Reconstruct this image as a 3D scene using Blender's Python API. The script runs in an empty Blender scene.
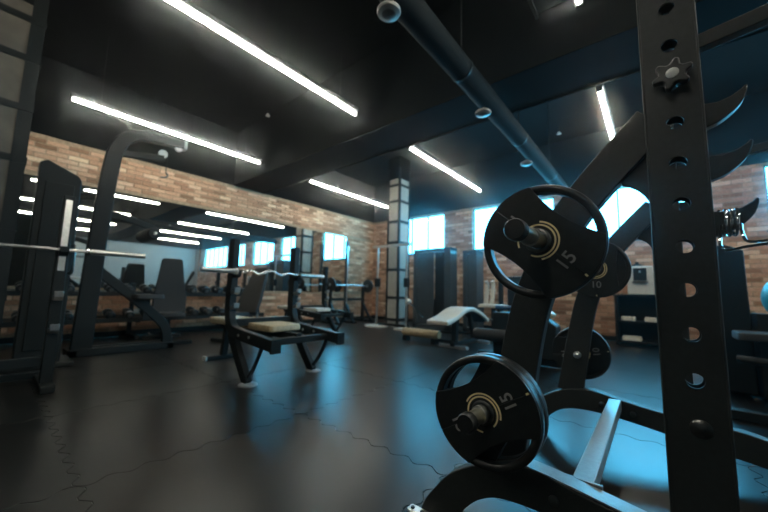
import bpy, bmesh, math, random
from mathutils import Vector, Matrix
random.seed(7)
PI = math.pi
sc = bpy.context.scene
COL = sc.collection

# ---------------------------------------------------------------- camera
cam_d = bpy.data.cameras.new('camera')
cam_d.sensor_width = 36.0
cam_d.lens = 326.0 / 768.0 * 36.0
cam_d.clip_start = 0.05
cam_d.dof.use_dof = True
cam_d.dof.focus_distance = 1.08
cam_d.dof.aperture_fstop = 1.9
cam = bpy.data.objects.new('camera', cam_d)
COL.objects.link(cam)
CR = [(0.7711, -0.0517, -0.6346), (0.6363, 0.0986, 0.7651), (0.0230, -0.9938, 0.1090)]
cam.matrix_world = Matrix(((CR[0][0], -CR[0][1], -CR[0][2], 0.0),
                           (CR[1][0], -CR[1][1], -CR[1][2], 0.0),
                           (CR[2][0], -CR[2][1], -CR[2][2], 0.9),
                           (0, 0, 0, 1)))
sc.camera = cam

# ---------------------------------------------------------------- light
SKY_STRENGTH = 14.5
SKY_COLOR = (0.09, 0.60, 1.0, 1)
TUBE_STRENGTH = 40.0
world = bpy.data.worlds.new('sky')
sc.world = world
world.use_nodes = True
bg = world.node_tree.nodes['Background']
bg.inputs[0].default_value = SKY_COLOR
bg.inputs[1].default_value = SKY_STRENGTH
sc.view_settings.view_transform = 'Standard'
sc.view_settings.look = 'None'
sc.view_settings.gamma = 1.0
sc.view_settings.use_curve_mapping = False
sc.view_settings.exposure = 0.65
sc.cycles.use_denoising = True
sc.cycles.max_bounces = 8
sc.cycles.sample_clamp_indirect = 6.0

# room dimensions (metres): left wall, right wall, back wall, far wall, paint line, ceiling
XL, XR, YB, YF, ZP, ZC = -7.5, 7.4, -4.2, 8.45, 3.3, 4.6
WINDOWS = [(-6.5, -4.72), (-3.82, -1.75), (-1.15, 0.75), (1.58, 2.95), (3.6, 6.6)]
WZ0, WZ1 = 2.1, 3.27

# ---------------------------------------------------------------- materials
MATS = {}
def mat(name, col, rough=0.5, metal=0.0, noise=0.0, nscale=40.0, bump=0.0, bscale=200.0, spec=None, emit=None, coat=0.0):
    m = bpy.data.materials.new(name)
    m.use_nodes = True
    nt = m.node_tree
    b = nt.nodes['Principled BSDF']
    b.inputs['Base Color'].default_value = (*col, 1)
    b.inputs['Roughness'].default_value = rough
    b.inputs['Metallic'].default_value = metal
    if spec is not None: b.inputs['Specular IOR Level'].default_value = spec
    if coat: b.inputs['Coat Weight'].default_value = coat
    tc = nt.nodes.new('ShaderNodeTexCoord')
    if noise:
        n = nt.nodes.new('ShaderNodeTexNoise'); n.inputs['Scale'].default_value = nscale
        n.inputs['Detail'].default_value = 4
        nt.links.new(tc.outputs['Object'], n.inputs['Vector'])
        r = nt.nodes.new('ShaderNodeValToRGB')
        r.color_ramp.elements[0].position = 0.3; r.color_ramp.elements[1].position = 0.7
        r.color_ramp.elements[0].color = tuple(c * (1 - noise) for c in col) + (1,)
        r.color_ramp.elements[1].color = tuple(min(1, c * (1 + noise)) for c in col) + (1,)
        nt.links.new(n.outputs['Fac'], r.inputs['Fac'])
        nt.links.new(r.outputs['Color'], b.inputs['Base Color'])
    if bump:
        n2 = nt.nodes.new('ShaderNodeTexNoise'); n2.inputs['Scale'].default_value = bscale
        nt.links.new(tc.outputs['Object'], n2.inputs['Vector'])
        bp = nt.nodes.new('ShaderNodeBump'); bp.inputs['Strength'].default_value = bump
        bp.inputs['Distance'].default_value = 0.002
        nt.links.new(n2.outputs['Fac'], bp.inputs['Height'])
        nt.links.new(bp.outputs['Normal'], b.inputs['Normal'])
    if emit:
        b.inputs['Emission Color'].default_value = (*emit[0], 1)
        b.inputs['Emission Strength'].default_value = emit[1]
    MATS[name] = m
    return m

mat('powder_black', (0.010, 0.0125, 0.012), 0.42, 0.0, 0.15, 60, 0.25, 900, spec=0.2)
mat('rack_grey', (0.024, 0.0285, 0.028), 0.45, 0.0, 0.15, 60, 0.25, 900, spec=0.45)
mat('powder_dark', (0.012, 0.015, 0.015), 0.42, 0.0, 0.15, 60, spec=0.2)
mat('rubber_black', (0.014, 0.016, 0.016), 0.36, 0.0, 0.25, 30, 0.15, 300)
mat('plate_band', (0.017, 0.020, 0.020), 0.30, 0.0, 0.2, 40)
mat('foam_black', (0.016, 0.017, 0.017), 0.7, 0.0, 0.2, 80)
mat('vinyl_black', (0.010, 0.011, 0.011), 0.62, 0.0, 0.2, 50)
mat('vinyl_tan', (0.42, 0.33, 0.20), 0.42, 0.0, 0.2, 25)
mat('vinyl_cream', (0.62, 0.58, 0.50), 0.4, 0.0, 0.1, 25)
mat('steel', (0.62, 0.62, 0.60), 0.28, 1.0, 0.1, 50)
mat('steel_dark', (0.18, 0.18, 0.17), 0.30, 1.0, 0.15, 80)
mat('chrome', (0.80, 0.80, 0.80), 0.12, 1.0)
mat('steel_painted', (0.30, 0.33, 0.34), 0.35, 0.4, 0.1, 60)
mat('gold_print', (0.95, 0.78, 0.42), 0.5)
mat('grey_print', (0.30, 0.30, 0.285), 0.55)
mat('cabinet_grey', (0.045, 0.055, 0.06), 0.3, 0.0, 0.15, 10)
mat('pale_plastic', (0.62, 0.62, 0.58), 0.45, 0.0, 0.05, 20)
mat('black_paint', (0.0026, 0.0036, 0.0037), 0.85, 0.0, 0.3, 3.0, 0.3, 60, spec=0.06)
mat('duct_metal', (0.008, 0.010, 0.0105), 0.75, 0.0, 0.2, 8, spec=0.05)
mat('fixture_black', (0.02, 0.02, 0.02), 0.5)
mat('mortar', (0.40, 0.28, 0.18), 0.95, 0.0, 0.3, 20, 0.4, 200)
mat('plaster', (0.36, 0.355, 0.33), 0.8, 0.0, 0.06, 2.0)
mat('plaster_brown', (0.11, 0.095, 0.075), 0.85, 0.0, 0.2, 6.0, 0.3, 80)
mat('plaster_dark', (0.035, 0.037, 0.037), 0.8, 0.0, 0.1, 2.0)
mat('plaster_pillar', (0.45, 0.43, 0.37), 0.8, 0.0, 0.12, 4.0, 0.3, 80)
mat('frame_grey', (0.10, 0.11, 0.115), 0.45)
mat('white_plastic', (0.72, 0.72, 0.70), 0.4)
mat('speaker_grey', (0.28, 0.28, 0.26), 0.4)
mat('teal_rubber', (0.02, 0.28, 0.38), 0.4, 0.0, 0.1, 20)
mat('blue_vinyl', (0.02, 0.10, 0.22), 0.4, 0.0, 0.1, 20)
mat('tube_glow', (0.9, 0.9, 0.88), 0.5, emit=((1.0, 0.98, 0.85), TUBE_STRENGTH))
mat('underlay', (0.006, 0.006, 0.006), 0.95)

# rubber floor mats: dark speckled rubber with worn, smoother patches
m = mat('floor_rubber', (0.03, 0.03, 0.03), 0.5, spec=0.4)
nt = m.node_tree; b = nt.nodes['Principled BSDF']
geo = nt.nodes.new('ShaderNodeNewGeometry')
n1 = nt.nodes.new('ShaderNodeTexNoise'); n1.inputs['Scale'].default_value = 1.1; n1.inputs['Detail'].default_value = 6; n1.inputs['Roughness'].default_value = 0.6
n2 = nt.nodes.new('ShaderNodeTexNoise'); n2.inputs['Scale'].default_value = 140; n2.inputs['Detail'].default_value = 3
nt.links.new(geo.outputs['Position'], n1.inputs['Vector']); nt.links.new(geo.outputs['Position'], n2.inputs['Vector'])
r1 = nt.nodes.new('ShaderNodeValToRGB')
r1.color_ramp.elements[0].position = 0.32; r1.color_ramp.elements[0].color = (0.004, 0.0045, 0.0042, 1)
r1.color_ramp.elements[1].position = 0.70; r1.color_ramp.elements[1].color = (0.013, 0.013, 0.0115, 1)
nt.links.new(n1.outputs['Fac'], r1.inputs['Fac'])
mx = nt.nodes.new('ShaderNodeMix'); mx.data_type = 'RGBA'; mx.blend_type = 'MULTIPLY'; mx.inputs[0].default_value = 0.5
r2 = nt.nodes.new('ShaderNodeValToRGB')
r2.color_ramp.elements[0].position = 0.35; r2.color_ramp.elements[0].color = (0.45, 0.45, 0.45, 1)
r2.color_ramp.elements[1].position = 0.65; r2.color_ramp.elements[1].color = (1, 1, 1, 1)
nt.links.new(n2.outputs['Fac'], r2.inputs['Fac'])
nt.links.new(r1.outputs['Color'], mx.inputs['A']); nt.links.new(r2.outputs['Color'], mx.inputs['B'])
nt.links.new(mx.outputs['Result'], b.inputs['Base Color'])
mr = nt.nodes.new('ShaderNodeMapRange'); mr.inputs['To Min'].default_value = 0.26; mr.inputs['To Max'].default_value = 0.34
nt.links.new(n1.outputs['Fac'], mr.inputs['Value']); nt.links.new(mr.outputs['Result'], b.inputs['Roughness'])
bp = nt.nodes.new('ShaderNodeBump'); bp.inputs['Strength'].default_value = 0.2; bp.inputs['Distance'].default_value = 0.0015
nt.links.new(n2.outputs['Fac'], bp.inputs['Height']); nt.links.new(bp.outputs['Normal'], b.inputs['Normal'])

# bricks: one random tone for each brick
m = mat('brick', (0.4, 0.25, 0.17), 0.9)
nt = m.node_tree; b = nt.nodes['Principled BSDF']
geo = nt.nodes.new('ShaderNodeNewGeometry')
rp = nt.nodes.new('ShaderNodeValToRGB'); cr = rp.color_ramp
cr.elements[0].position = 0.0; cr.elements[0].color = (0.26, 0.135, 0.07, 1)
cr.elements[1].position = 1.0; cr.elements[1].color = (0.86, 0.66, 0.46, 1)
for p, c in ((0.22, (0.46, 0.235, 0.135)), (0.5, (0.57, 0.32, 0.195)), (0.75, (0.66, 0.41, 0.265)), (0.9, (0.76, 0.53, 0.37))):
    e = cr.elements.new(p); e.color = (*c, 1)
nt.links.new(geo.outputs['Random Per Island'], rp.inputs['Fac'])
n1 = nt.nodes.new('ShaderNodeTexNoise'); n1.inputs['Scale'].default_value = 30; n1.inputs['Detail'].default_value = 5
nt.links.new(geo.outputs['Position'], n1.inputs['Vector'])
mx = nt.nodes.new('ShaderNodeMix'); mx.data_type = 'RGBA'; mx.blend_type = 'OVERLAY'; mx.inputs[0].default_value = 0.45
nt.links.new(rp.outputs['Color'], mx.inputs['A']); nt.links.new(n1.outputs['Fac'], mx.inputs['B'])
nt.links.new(mx.outputs['Result'], b.inputs['Base Color'])
bp = nt.nodes.new('ShaderNodeBump'); bp.inputs['Strength'].default_value = 0.5; bp.inputs['Distance'].default_value = 0.004
nt.links.new(n1.outputs['Fac'], bp.inputs['Height']); nt.links.new(bp.outputs['Normal'], b.inputs['Normal'])

m = mat('mirror_glass', (0.86, 0.88, 0.86), 0.01, 1.0)
m = bpy.data.materials.new('window_glass'); m.use_nodes = True; MATS['window_glass'] = m
nt = m.node_tree; nt.nodes.remove(nt.nodes['Principled BSDF'])
tr = nt.nodes.new('ShaderNodeBsdfTransparent'); gl = nt.nodes.new('ShaderNodeBsdfGlossy'); gl.inputs['Roughness'].default_value = 0.02
mxs = nt.nodes.new('ShaderNodeMixShader')
mxs.inputs[0].default_value = 0.05; nt.links.new(tr.outputs[0], mxs.inputs[1]); nt.links.new(gl.outputs[0], mxs.inputs[2])
nt.links.new(mxs.outputs[0], nt.nodes['Material Output'].inputs['Surface'])

# ---------------------------------------------------------------- mesh helpers
class G:
    """collects geometry in world coordinates for one part"""
    def __init__(s): s.v = []; s.f = []
    def add(s, vs, fs):
        o = len(s.v); s.v += [tuple(v) for v in vs]; s.f += [[i + o for i in f] for f in fs]; return s
    def box(s, x0, x1, y0, y1, z0, z1):
        return s.add([(x0, y0, z0), (x1, y0, z0), (x1, y1, z0), (x0, y1, z0), (x0, y0, z1), (x1, y0, z1), (x1, y1, z1), (x0, y1, z1)],
                     [(0, 3, 2, 1), (4, 5, 6, 7), (0, 1, 5, 4), (1, 2, 6, 5), (2, 3, 7, 6), (3, 0, 4, 7)])
    def prism(s, poly, lo, hi, plane='xz'):
        def p(u, w, t):
            return {'xz': (u, t, w), 'yz': (t, u, w), 'xy': (u, w, t)}[plane]
        n = len(poly)
        a = sum(poly[i][0] * poly[(i + 1) % n][1] - poly[(i + 1) % n][0] * poly[i][1] for i in range(n))
        if a < 0: poly = poly[::-1]
        vs = [p(u, w, lo) for u, w in poly] + [p(u, w, hi) for u, w in poly]
        fs = [list(range(n)), list(range(2 * n - 1, n - 1, -1))] + [(i, i + n, (i + 1) % n + n, (i + 1) % n) for i in range(n)]
        if plane != 'xz': fs = [list(f)[::-1] for f in fs]
        return s.add(vs, fs)
    def frame(s, d):
        d = Vector(d).normalized()
        a = Vector((0, 0, 1)) if abs(d.z) < 0.9 else Vector((1, 0, 0))
        u = d.cross(a).normalized(); return u, d.cross(u).normalized()
    def cyl(s, p0, p1, r, r1=None, n=20, caps=True):
        p0 = Vector(p0); p1 = Vector(p1); r1 = r if r1 is None else r1
        u, w = s.frame(p1 - p0)
        vs = [p0 + (u * math.cos(2 * PI * i / n) + w * math.sin(2 * PI * i / n)) * r for i in range(n)]
        vs += [p1 + (u * math.cos(2 * PI * i / n) + w * math.sin(2 * PI * i / n)) * r1 for i in range(n)]
        fs = [(i, (i + 1) % n, (i + 1) % n + n, i + n) for i in range(n)]
        if caps: fs += [list(range(n - 1, -1, -1)), list(range(n, 2 * n))]
        return s.add(vs, fs)
    def lathe(s, base, axis, prof, n=48, closed=False):
        """prof: (radius, distance along axis)"""
        base = Vector(base); axis = Vector(axis).normalized(); u, w = s.frame(axis)
        k = len(prof); vs = []; fs = []
        for i in range(n):
            c = u * math.cos(2 * PI * i / n) + w * math.sin(2 * PI * i / n)
            vs += [base + axis * h + c * r for r, h in prof]
        for i in range(n):
            j = (i + 1) % n
            for q in range(k if closed else k - 1):
                q2 = (q + 1) % k
                fs.append((i * k + q, j * k + q, j * k + q2, i * k + q2))
        return s.add(vs, fs)
    def tube(s, pts, r, n=10, closed=False):
        pts = [Vector(p) for p in pts]; k = len(pts); vs = []; fs = []
        up = None
        for i, p in enumerate(pts):
            a = pts[i - 1] if (i or closed) else p; b_ = pts[(i + 1) % k] if (i < k - 1 or closed) else p
            d = (b_ - a).normalized()
            if up is None: up, _ = s.frame(d)
            up = (up - d * up.dot(d)).normalized(); w = d.cross(up)
            vs += [p + (up * math.cos(2 * PI * j / n) + w * math.sin(2 * PI * j / n)) * r for j in range(n)]
        for i in range(k if closed else k - 1):
            i2 = (i + 1) % k
            for j in range(n):
                fs.append((i * n + j, i * n + (j + 1) % n, i2 * n + (j + 1) % n, i2 * n + j))
        if not closed: fs += [list(range(n - 1, -1, -1)), list(range((k - 1) * n, k * n))]
        return s.add(vs, fs)
    def pad(s, x0, x1, y0, y1, z0, z1, r=0.03, M=None):
        """upholstered pad: box with rounded plan corners and crowned top"""
        pl = rrect(x0, x1, y0, y1, r)
        n = len(pl); cx, cy = (x0 + x1) / 2, (y0 + y1) / 2
        e = min(0.02, (z1 - z0) * 0.4); vs = []
        for k, (z, ins) in enumerate(((z0, e * 0.5), (z0 + e * 0.5, 0), (z1 - e, 0), (z1 - e * 0.35, e * 0.3), (z1, e))):
            for (a, c) in pl:
                dx, dy = cx - a, cy - c; L = math.hypot(dx, dy) or 1
                vs.append((a + dx / L * ins, c + dy / L * ins, z))
        fs = []
        for k in range(4):
            for i in range(n):
                j = (i + 1) % n
                fs.append((k * n + i, k * n + j, (k + 1) * n + j, (k + 1) * n + i))
        fs += [list(range(n - 1, -1, -1)), list(range(4 * n, 5 * n))]
        if M: vs = [M @ Vector(v) for v in vs]
        return s.add(vs, fs)

def rrect(x0, x1, y0, y1, r, n=5):
    out = []
    for cx, cy, a0 in ((x1 - r, y1 - r, 0), (x0 + r, y1 - r, 90), (x0 + r, y0 + r, 180), (x1 - r, y0 + r, 270)):
        for i in range(n + 1):
            a = math.radians(a0 + 90 * i / n); out.append((cx + r * math.cos(a), cy + r * math.sin(a)))
    return out
def ribbon(pts, w):
    """polygon around a 2-D centre line with mitred corners"""
    ws = w if isinstance(w, (list, tuple)) else [w] * len(pts)
    L = []; R = []
    for i, p in enumerate(pts):
        p = Vector(p)
        d0 = (p - Vector(pts[i - 1])).normalized() if i else None
        d1 = (Vector(pts[i + 1]) - p).normalized() if i < len(pts) - 1 else None
        d = ((d0 or d1) + (d1 or d0)).normalized()
        nrm = Vector((-d.y, d.x)); k = 1.0
        if d0 and d1: k = 1 / max(0.5, d.dot(d1))
        L.append(tuple(p + nrm * ws[i] / 2 * k)); R.append(tuple(p - nrm * ws[i] / 2 * k))
    return L + R[::-1]
def arc(cx, cy, r, a0, a1, n=10):
    return [(cx + r * math.cos(math.radians(a0 + (a1 - a0) * i / n)), cy + r * math.sin(math.radians(a0 + (a1 - a0) * i / n))) for i in range(n + 1)]
def smooth_path(pts, n=6):
    """Catmull-Rom through points of any dimension"""
    P = [Vector(p) for p in pts]; out = []
    for i in range(len(P) - 1):
        a = P[max(0, i - 1)]; b_ = P[i]; c = P[i + 1]; d = P[min(len(P) - 1, i + 2)]
        for k in range(n):
            t = k / n
            out.append(0.5 * ((2 * b_) + (c - a) * t + (2 * a - 5 * b_ + 4 * c - d) * t * t + (3 * b_ - a - 3 * c + d) * t ** 3))
    out.append(P[-1]); return [tuple(p) for p in out]

def build(name, g, material, parent=None, bevel=0.0, smooth=35):
    me = bpy.data.meshes.new(name)
    off = Vector(parent.matrix_world.translation) if parent else Vector((0, 0, 0))
    me.from_pydata([tuple(Vector(v) - off) for v in g.v], [], g.f)
    me.update()
    if smooth:
        me.polygons.foreach_set('use_smooth', [True] * len(me.polygons))
        me.set_sharp_from_angle(angle=math.radians(smooth))
    me.materials.append(MATS[material])
    o = bpy.data.objects.new(name, me); COL.objects.link(o)
    if parent: o.parent = parent
    if bevel:
        md = o.modifiers.new('edge', 'BEVEL'); md.width = bevel; md.segments = 2; md.limit_method = 'ANGLE'; md.angle_limit = math.radians(40)
    return o
def sub(name, g, material, part, bevel=0.0, smooth=35):
    """a sub-part: child of a part whose own origin sits at its thing's origin"""
    o = build(name, g, material, None, bevel, smooth)
    off = part.parent.matrix_world.translation if part.parent else Vector((0, 0, 0))
    for v in o.data.vertices: v.co -= off
    o.parent = part; return o
def tag(o, label=None, cat=None, group=None, kind=None):
    if label: o['label'] = label
    if cat: o['category'] = cat
    if group: o['group'] = group
    if kind: o['kind'] = kind
    return o
def thing(name, loc, label, cat, group=None, kind=None):
    o = bpy.data.objects.new(name, None); COL.objects.link(o); o.location = loc; o.empty_display_size = 0.1
    o.matrix_world = Matrix.Translation(loc)
    return tag(o, label, cat, group, kind)
def copy_tree(o, parent=None):
    c = o.copy(); COL.objects.link(c); c.parent = parent
    for ch in list(o.children): copy_tree(ch, c)
    return c
def text_mesh(txt, size, depth=0.0006):
    cu = bpy.data.curves.new('lettering', 'FONT'); cu.body = txt; cu.size = size; cu.extrude = depth; cu.align_x = 'CENTER'; cu.align_y = 'CENTER'
    cu.offset = size * 0.012
    ob = bpy.data.objects.new('lettering', cu); COL.objects.link(ob)
    bpy.context.view_layer.update()
    me = bpy.data.meshes.new_from_object(ob.evaluated_get(bpy.context.evaluated_depsgraph_get()))
    bpy.data.objects.remove(ob); return me
ORD = ['first', 'second', 'third', 'fourth', 'fifth', 'sixth', 'seventh', 'eighth', 'ninth', 'tenth', 'eleventh', 'twelfth', 'thirteenth', 'fourteenth', 'fifteenth', 'sixteenth', 'seventeenth', 'eighteenth']

# ================================================================ ROOM
# floor: underlay with interlocking rubber tiles
fl = build('floor', G().box(XL, XR, YB, YF, -0.10, -0.012), 'underlay', smooth=0)
tag(fl, 'dark rubber gym floor of interlocking tiles', None, kind='structure')
TS = 1.2; TX0, TY0 = -2.04, 1.55
def tile_mesh():
    K = 8; a = 0.018; q = 6
    def wave(t):
        s_ = math.sin(2 * PI * K * t)
        return a * max(-1, min(1, s_ * 1.15))
    N = K * q
    bot = [(TS * i / N, wave(i / N)) for i in range(N)]
    right = [(TS + wave(i / N), TS * i / N) for i in range(N)]
    top = [(TS * (N - i) / N, TS + wave((N - i) / N)) for i in range(N)]
    left = [(wave((N - i) / N), TS * (N - i) / N) for i in range(N)]
    pl = bot + right + top + left
    n = len(pl)
    def inset(d):
        return [((x - TS / 2) * (1 - 2 * d / TS) + TS / 2, (y - TS / 2) * (1 - 2 * d / TS) + TS / 2) for x, y in pl]
    g = G(); vs = []
    for d, z in ((0.0006, -0.012), (0.0008, -0.003), (0.003, 0.0)):
        vs += [(x, y, z) for x, y in inset(d)]
    fs = [(k * n + i, k * n + (i + 1) % n, (k + 1) * n + (i + 1) % n, (k + 1) * n + i) for k in range(2) for i in range(n)]
    fs.append(list(range(2 * n, 3 * n)))
    g.add(vs, fs); return g
t0 = build('rubber_tile', tile_mesh(), 'floor_rubber', smooth=0)
first = True
i0 = math.floor((XL - TX0) / TS); i1 = math.ceil((XR - TX0) / TS)
j0 = math.floor((YB - TY0) / TS); j1 = math.ceil((YF - TY0) / TS)
for i in range(i0 + 1, i1 - 1):
    for j in range(j0 + 1, j1 - 1):
        o = t0 if first else t0.copy()
        if not first: COL.objects.link(o)
        first = False
        o.parent = fl; o.location = (TX0 + i * TS, TY0 + j * TS, 0)
# border strips where tiles are cut at the walls
xa, xb = TX0 + (i0 + 1) * TS, TX0 + (i1 - 1) * TS
ya, yb = TY0 + (j0 + 1) * TS, TY0 + (j1 - 1) * TS
g = G(); w = 0.014
g.box(XL, xa - w, YB, YF, -0.012, -0.001); g.box(xb + w, XR, YB, YF, -0.012, -0.001)
build('cut_edge_tiles', g, 'floor_rubber', fl, smooth=0)
g = G(); g.box(xa - w, xb + w, YB, ya - w, -0.012, -0.001); g.box(xa - w, xb + w, yb + w, YF, -0.012, -0.001)
build('cut_edge_tiles', g, 'floor_rubber', fl, smooth=0)

ce = build('ceiling', G().box(XL - .3, XR + .3, YB - .3, YF + .3, ZC, ZC + 0.2), 'black_paint', smooth=0)
tag(ce, 'black painted industrial ceiling slab', None, kind='structure')
bm_ = build('trim_1', G().box(XL, XR, 3.45, 4.2, ZP, ZC), 'black_paint', bevel=0.01, smooth=0)
tag(bm_, 'black downstand ceiling beam crossing between the two light bays', None, kind='structure')
bl = G().box(XL, XR, 4.19, 4.206, ZP - 0.015, ZP + 0.03)
build('edge_angle', bl, 'duct_metal', bm_, smooth=0)

# walls
def brick_field(rects, fixed, plane, sgn):
    """bricks in running bond on a wall plane; rects: (u0,u1,z0,z1) areas"""
    g = G(); BL, BH, J = 0.25, 0.068, 0.013
    rnd = random.Random(3)
    def put(u0, u1, z0, z1):
        d = rnd.uniform(0.006, 0.016); e = 0.003
        def p(u, z, t): return (fixed + sgn * t, u, z) if plane == 'x' else (u, fixed + sgn * t, z)
        ju = rnd.uniform(-.002, .002); jz = rnd.uniform(-.003, .003)
        vs = [p(u0, z0 + jz, 0), p(u1, z0 + jz, 0), p(u1, z1 + jz, 0), p(u0, z1 + jz, 0),
              p(u0 + e + ju, z0 + e + jz, d), p(u1 - e + ju, z0 + e + jz, d), p(u1 - e + ju, z1 - e + jz, d), p(u0 + e + ju, z1 - e + jz, d)]
        g.add(vs, [(4, 5, 6, 7), (0, 1, 5, 4), (1, 2, 6, 5), (2, 3, 7, 6), (3, 0, 4, 7)])
    for (u0, u1, z0, z1) in rects:
        row = math.ceil((z0) / (BH + J) - 1e-6)
        while (row + 1) * (BH + J) <= z1 + 0.02:
            zb = row * (BH + J); zt = min(zb + BH, z1)
            off = (row % 2) * (BL + J) / 2
            k = math.floor((u0 - off) / (BL + J))
            while True:
                a = off + k * (BL + J); b_ = a + BL
                if a >= u1: break
                a2, b2 = max(a, u0), min(b_, u1)
                if b2 - a2 > 0.03: put(a2, b2, zb, zt)
                k += 1
            row += 1
    return g
MY0, MY1, MZ0, MZ1 = -1.6, 7.12, 0.86, 2.6      # mirror on the left wall
wl = build('wall_left', G().box(XL - 0.3, XL, YB, YF, 0, ZP), 'mortar', smooth=0)
tag(wl, 'tan brick wall behind the long mirror, black above', None, kind='structure')
build('painted_upper_wall', G().box(XL - 0.3, XL + 0.012, YB, YF, ZP, ZC), 'black_paint', wl, smooth=0)
tag(build('bricks', brick_field([(YB, YF, MZ1, ZP), (YB, YF, 0, MZ0), (YB, MY0, MZ0, MZ1), (MY1, YF, MZ0, MZ1)], XL, 'x', 1), 'brick', wl, smooth=0), kind='stuff')

wf = G(); rects = []
wf.box(XL - .3, XR + .3, YF, YF + 0.14, 0, WZ0); wf.box(XL - .3, XR + .3, YF, YF + 0.14, WZ1, ZP)
rects.append((XL, XR, 0, WZ0))
edges = [XL - .3] + [e for w_ in WINDOWS for e in w_] + [XR + .3]
for k in range(0, len(edges), 2):
    wf.box(edges[k], edges[k + 1], YF, YF + 0.14, WZ0, WZ1)
    rects.append((max(XL, edges[k]), min(XR, edges[k + 1]), WZ0, ZP))
wfo = build('wall_far', wf, 'mortar', smooth=0)
tag(wfo, 'tan brick end wall with a row of high windows', None, kind='structure')
build('painted_upper_wall', G().box(XL, XR, YF - 0.012, YF + 0.14, ZP, ZC), 'black_paint', wfo, smooth=0)
tag(build('bricks', brick_field(rects, YF, 'y', -1), 'brick', wfo, smooth=0), kind='stuff')

for n_, (a, c) in enumerate(WINDOWS):
    wn = thing('window_%d' % (n_ + 1), (a, YF + .075, WZ0), None, None, kind='structure')
    tag(wn, ['high window half hidden by the pale pillar', 'high window beside the brick pier, behind the plates', 'high window seen between the rack arms', 'high window at the edge of the brick wall', 'widest high window, seen only in the mirror'][n_])
    g = G(); t = 0.035
    g.box(a, c, YF + .05, YF + .10, WZ0, WZ0 + t); g.box(a, c, YF + .05, YF + .10, WZ1 - t, WZ1)
    g.box(a, a + t, YF + .05, YF + .10, WZ0, WZ1); g.box(c - t, c, YF + .05, YF + .10, WZ0, WZ1)
    build('window_frame', g, 'frame_grey', wn, smooth=0)
    npan = 3 if c - a < 2.5 else 5; pw = (c - a) / npan
    for k in range(1, npan):
        build('mullion', G().box(a + k * pw - .016, a + k * pw + .016, YF + .05, YF + .10, WZ0, WZ1), 'frame_grey', wn, smooth=0)
    for k in range(npan):
        build('pane', G().box(a + k * pw + .02, a + (k + 1) * pw - .02, YF + .072, YF + .078, WZ0 + .03, WZ1 - .03), 'window_glass', wn, smooth=0)
    build('window_sill', G().box(a - .04, c + .04, YF - .04, YF + .05, WZ0 - .03, WZ0), 'frame_grey', wn, bevel=.004, smooth=0)
    # daylight portal in the opening
    ld = bpy.data.lights.new('daylight_portal', 'AREA'); ld.shape = 'RECTANGLE'; ld.size = c - a; ld.size_y = WZ1 - WZ0
    ld.cycles.is_portal = True
    lo = bpy.data.objects.new('daylight_portal', ld); COL.objects.link(lo)
    lo.location = ((a + c) / 2, YF + .13, (WZ0 + WZ1) / 2); lo.rotation_euler = (math.radians(-90), 0, 0)

wr = build('wall_right', G().box(XR, XR + .3, YB, YF, 0, ZP), 'plaster', smooth=0); tag(wr, 'pale plastered side wall seen in the mirror', None, kind='structure')
build('painted_upper_wall', G().box(XR - .012, XR + .3, YB, YF, ZP, ZC), 'black_paint', wr, smooth=0)
wb = build('wall_back', G().box(XL - .3, XR + .3, YB - .3, YB, 0, ZP), 'plaster_dark', smooth=0); tag(wb, 'dark painted rear wall behind the camera', None, kind='structure')
build('painted_upper_wall', G().box(XL, XR, YB - .3, YB + .012, ZP, ZC), 'black_paint', wb, smooth=0)
build('baseboard_left', G().box(XL, XL + .03, YB, YF, 0, .09), 'powder_black', bevel=.003, smooth=0)['kind'] = 'structure'
build('baseboard_far', G().box(XL + .03, XR, YF - .03, YF, 0, .09), 'powder_black', bevel=.003, smooth=0)['kind'] = 'structure'

# mirror: five sheets
mi = thing('wall_mirror', (XL + .02, (MY0 + MY1) / 2, MZ0), 'long frameless wall mirror on the brick wall above the dumbbell rack', 'mirror')
build('backing_board', G().box(XL + .002, XL + .012, MY0, MY1, MZ0, MZ1), 'fixture_black', mi, smooth=0)
ns = 6; sw = (MY1 - MY0) / ns
for k in range(ns):
    build('mirror_sheet', G().box(XL + .013, XL + .018, MY0 + k * sw + .002, MY0 + (k + 1) * sw - .002, MZ0, MZ1), 'mirror_glass', mi, smooth=0)

# pillars: plastered with steel corner angles and battens
def pillar(x0, x1, y0, y1, label, w_, pm):
    p = thing('pillar', ((x0 + x1) / 2, (y0 + y1) / 2, 0), label, None, kind='structure')
    build('shaft', G().box(x0, x1, y0, y1, 0, 4.0), pm, p, bevel=.005, smooth=0)
    build('painted_top', G().box(x0 - .004, x1 + .004, y0 - .004, y1 + .004, 3.98, ZC), 'black_paint', p, smooth=0)
    t = .012
    for (cx, cy, sx, sy) in ((x0, y0, 1, 1), (x1, y0, -1, 1), (x0, y1, 1, -1), (x1, y1, -1, -1)):
        g = G()
        g.box(min(cx - sx * t, cx + sx * w_), max(cx - sx * t, cx + sx * w_), min(cy - sy * t, cy), max(cy - sy * t, cy), 0, 4.3)
        g.box(min(cx - sx * t, cx), max(cx - sx * t, cx), min(cy, cy + sy * w_), max(cy, cy + sy * w_), 0, 4.3)
        build('corner_angle', g, 'powder_dark', p, smooth=0)
    for z in (.18, .75, 1.49, 2.22, 2.79, 3.35, 3.8):
        g = G(); h = .035
        g.box(x0 - t, x1 + t, y0 - t - .008, y0, z - h, z + h); g.box(x0 - t, x1 + t, y1, y1 + t + .008, z - h, z + h)
        g.box(x0 - t - .008, x0, y0 - t, y1 + t, z - h, z + h); g.box(x1, x1 + t + .008, y0 - t, y1 + t, z - h, z + h)
        build('batten', g, 'powder_dark', p, smooth=0)
    return p
pillar(-5.56, -5.17, 6.84, 7.30, 'pale plastered pillar with steel straps in front of the windows', .045, 'plaster_pillar')
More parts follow.
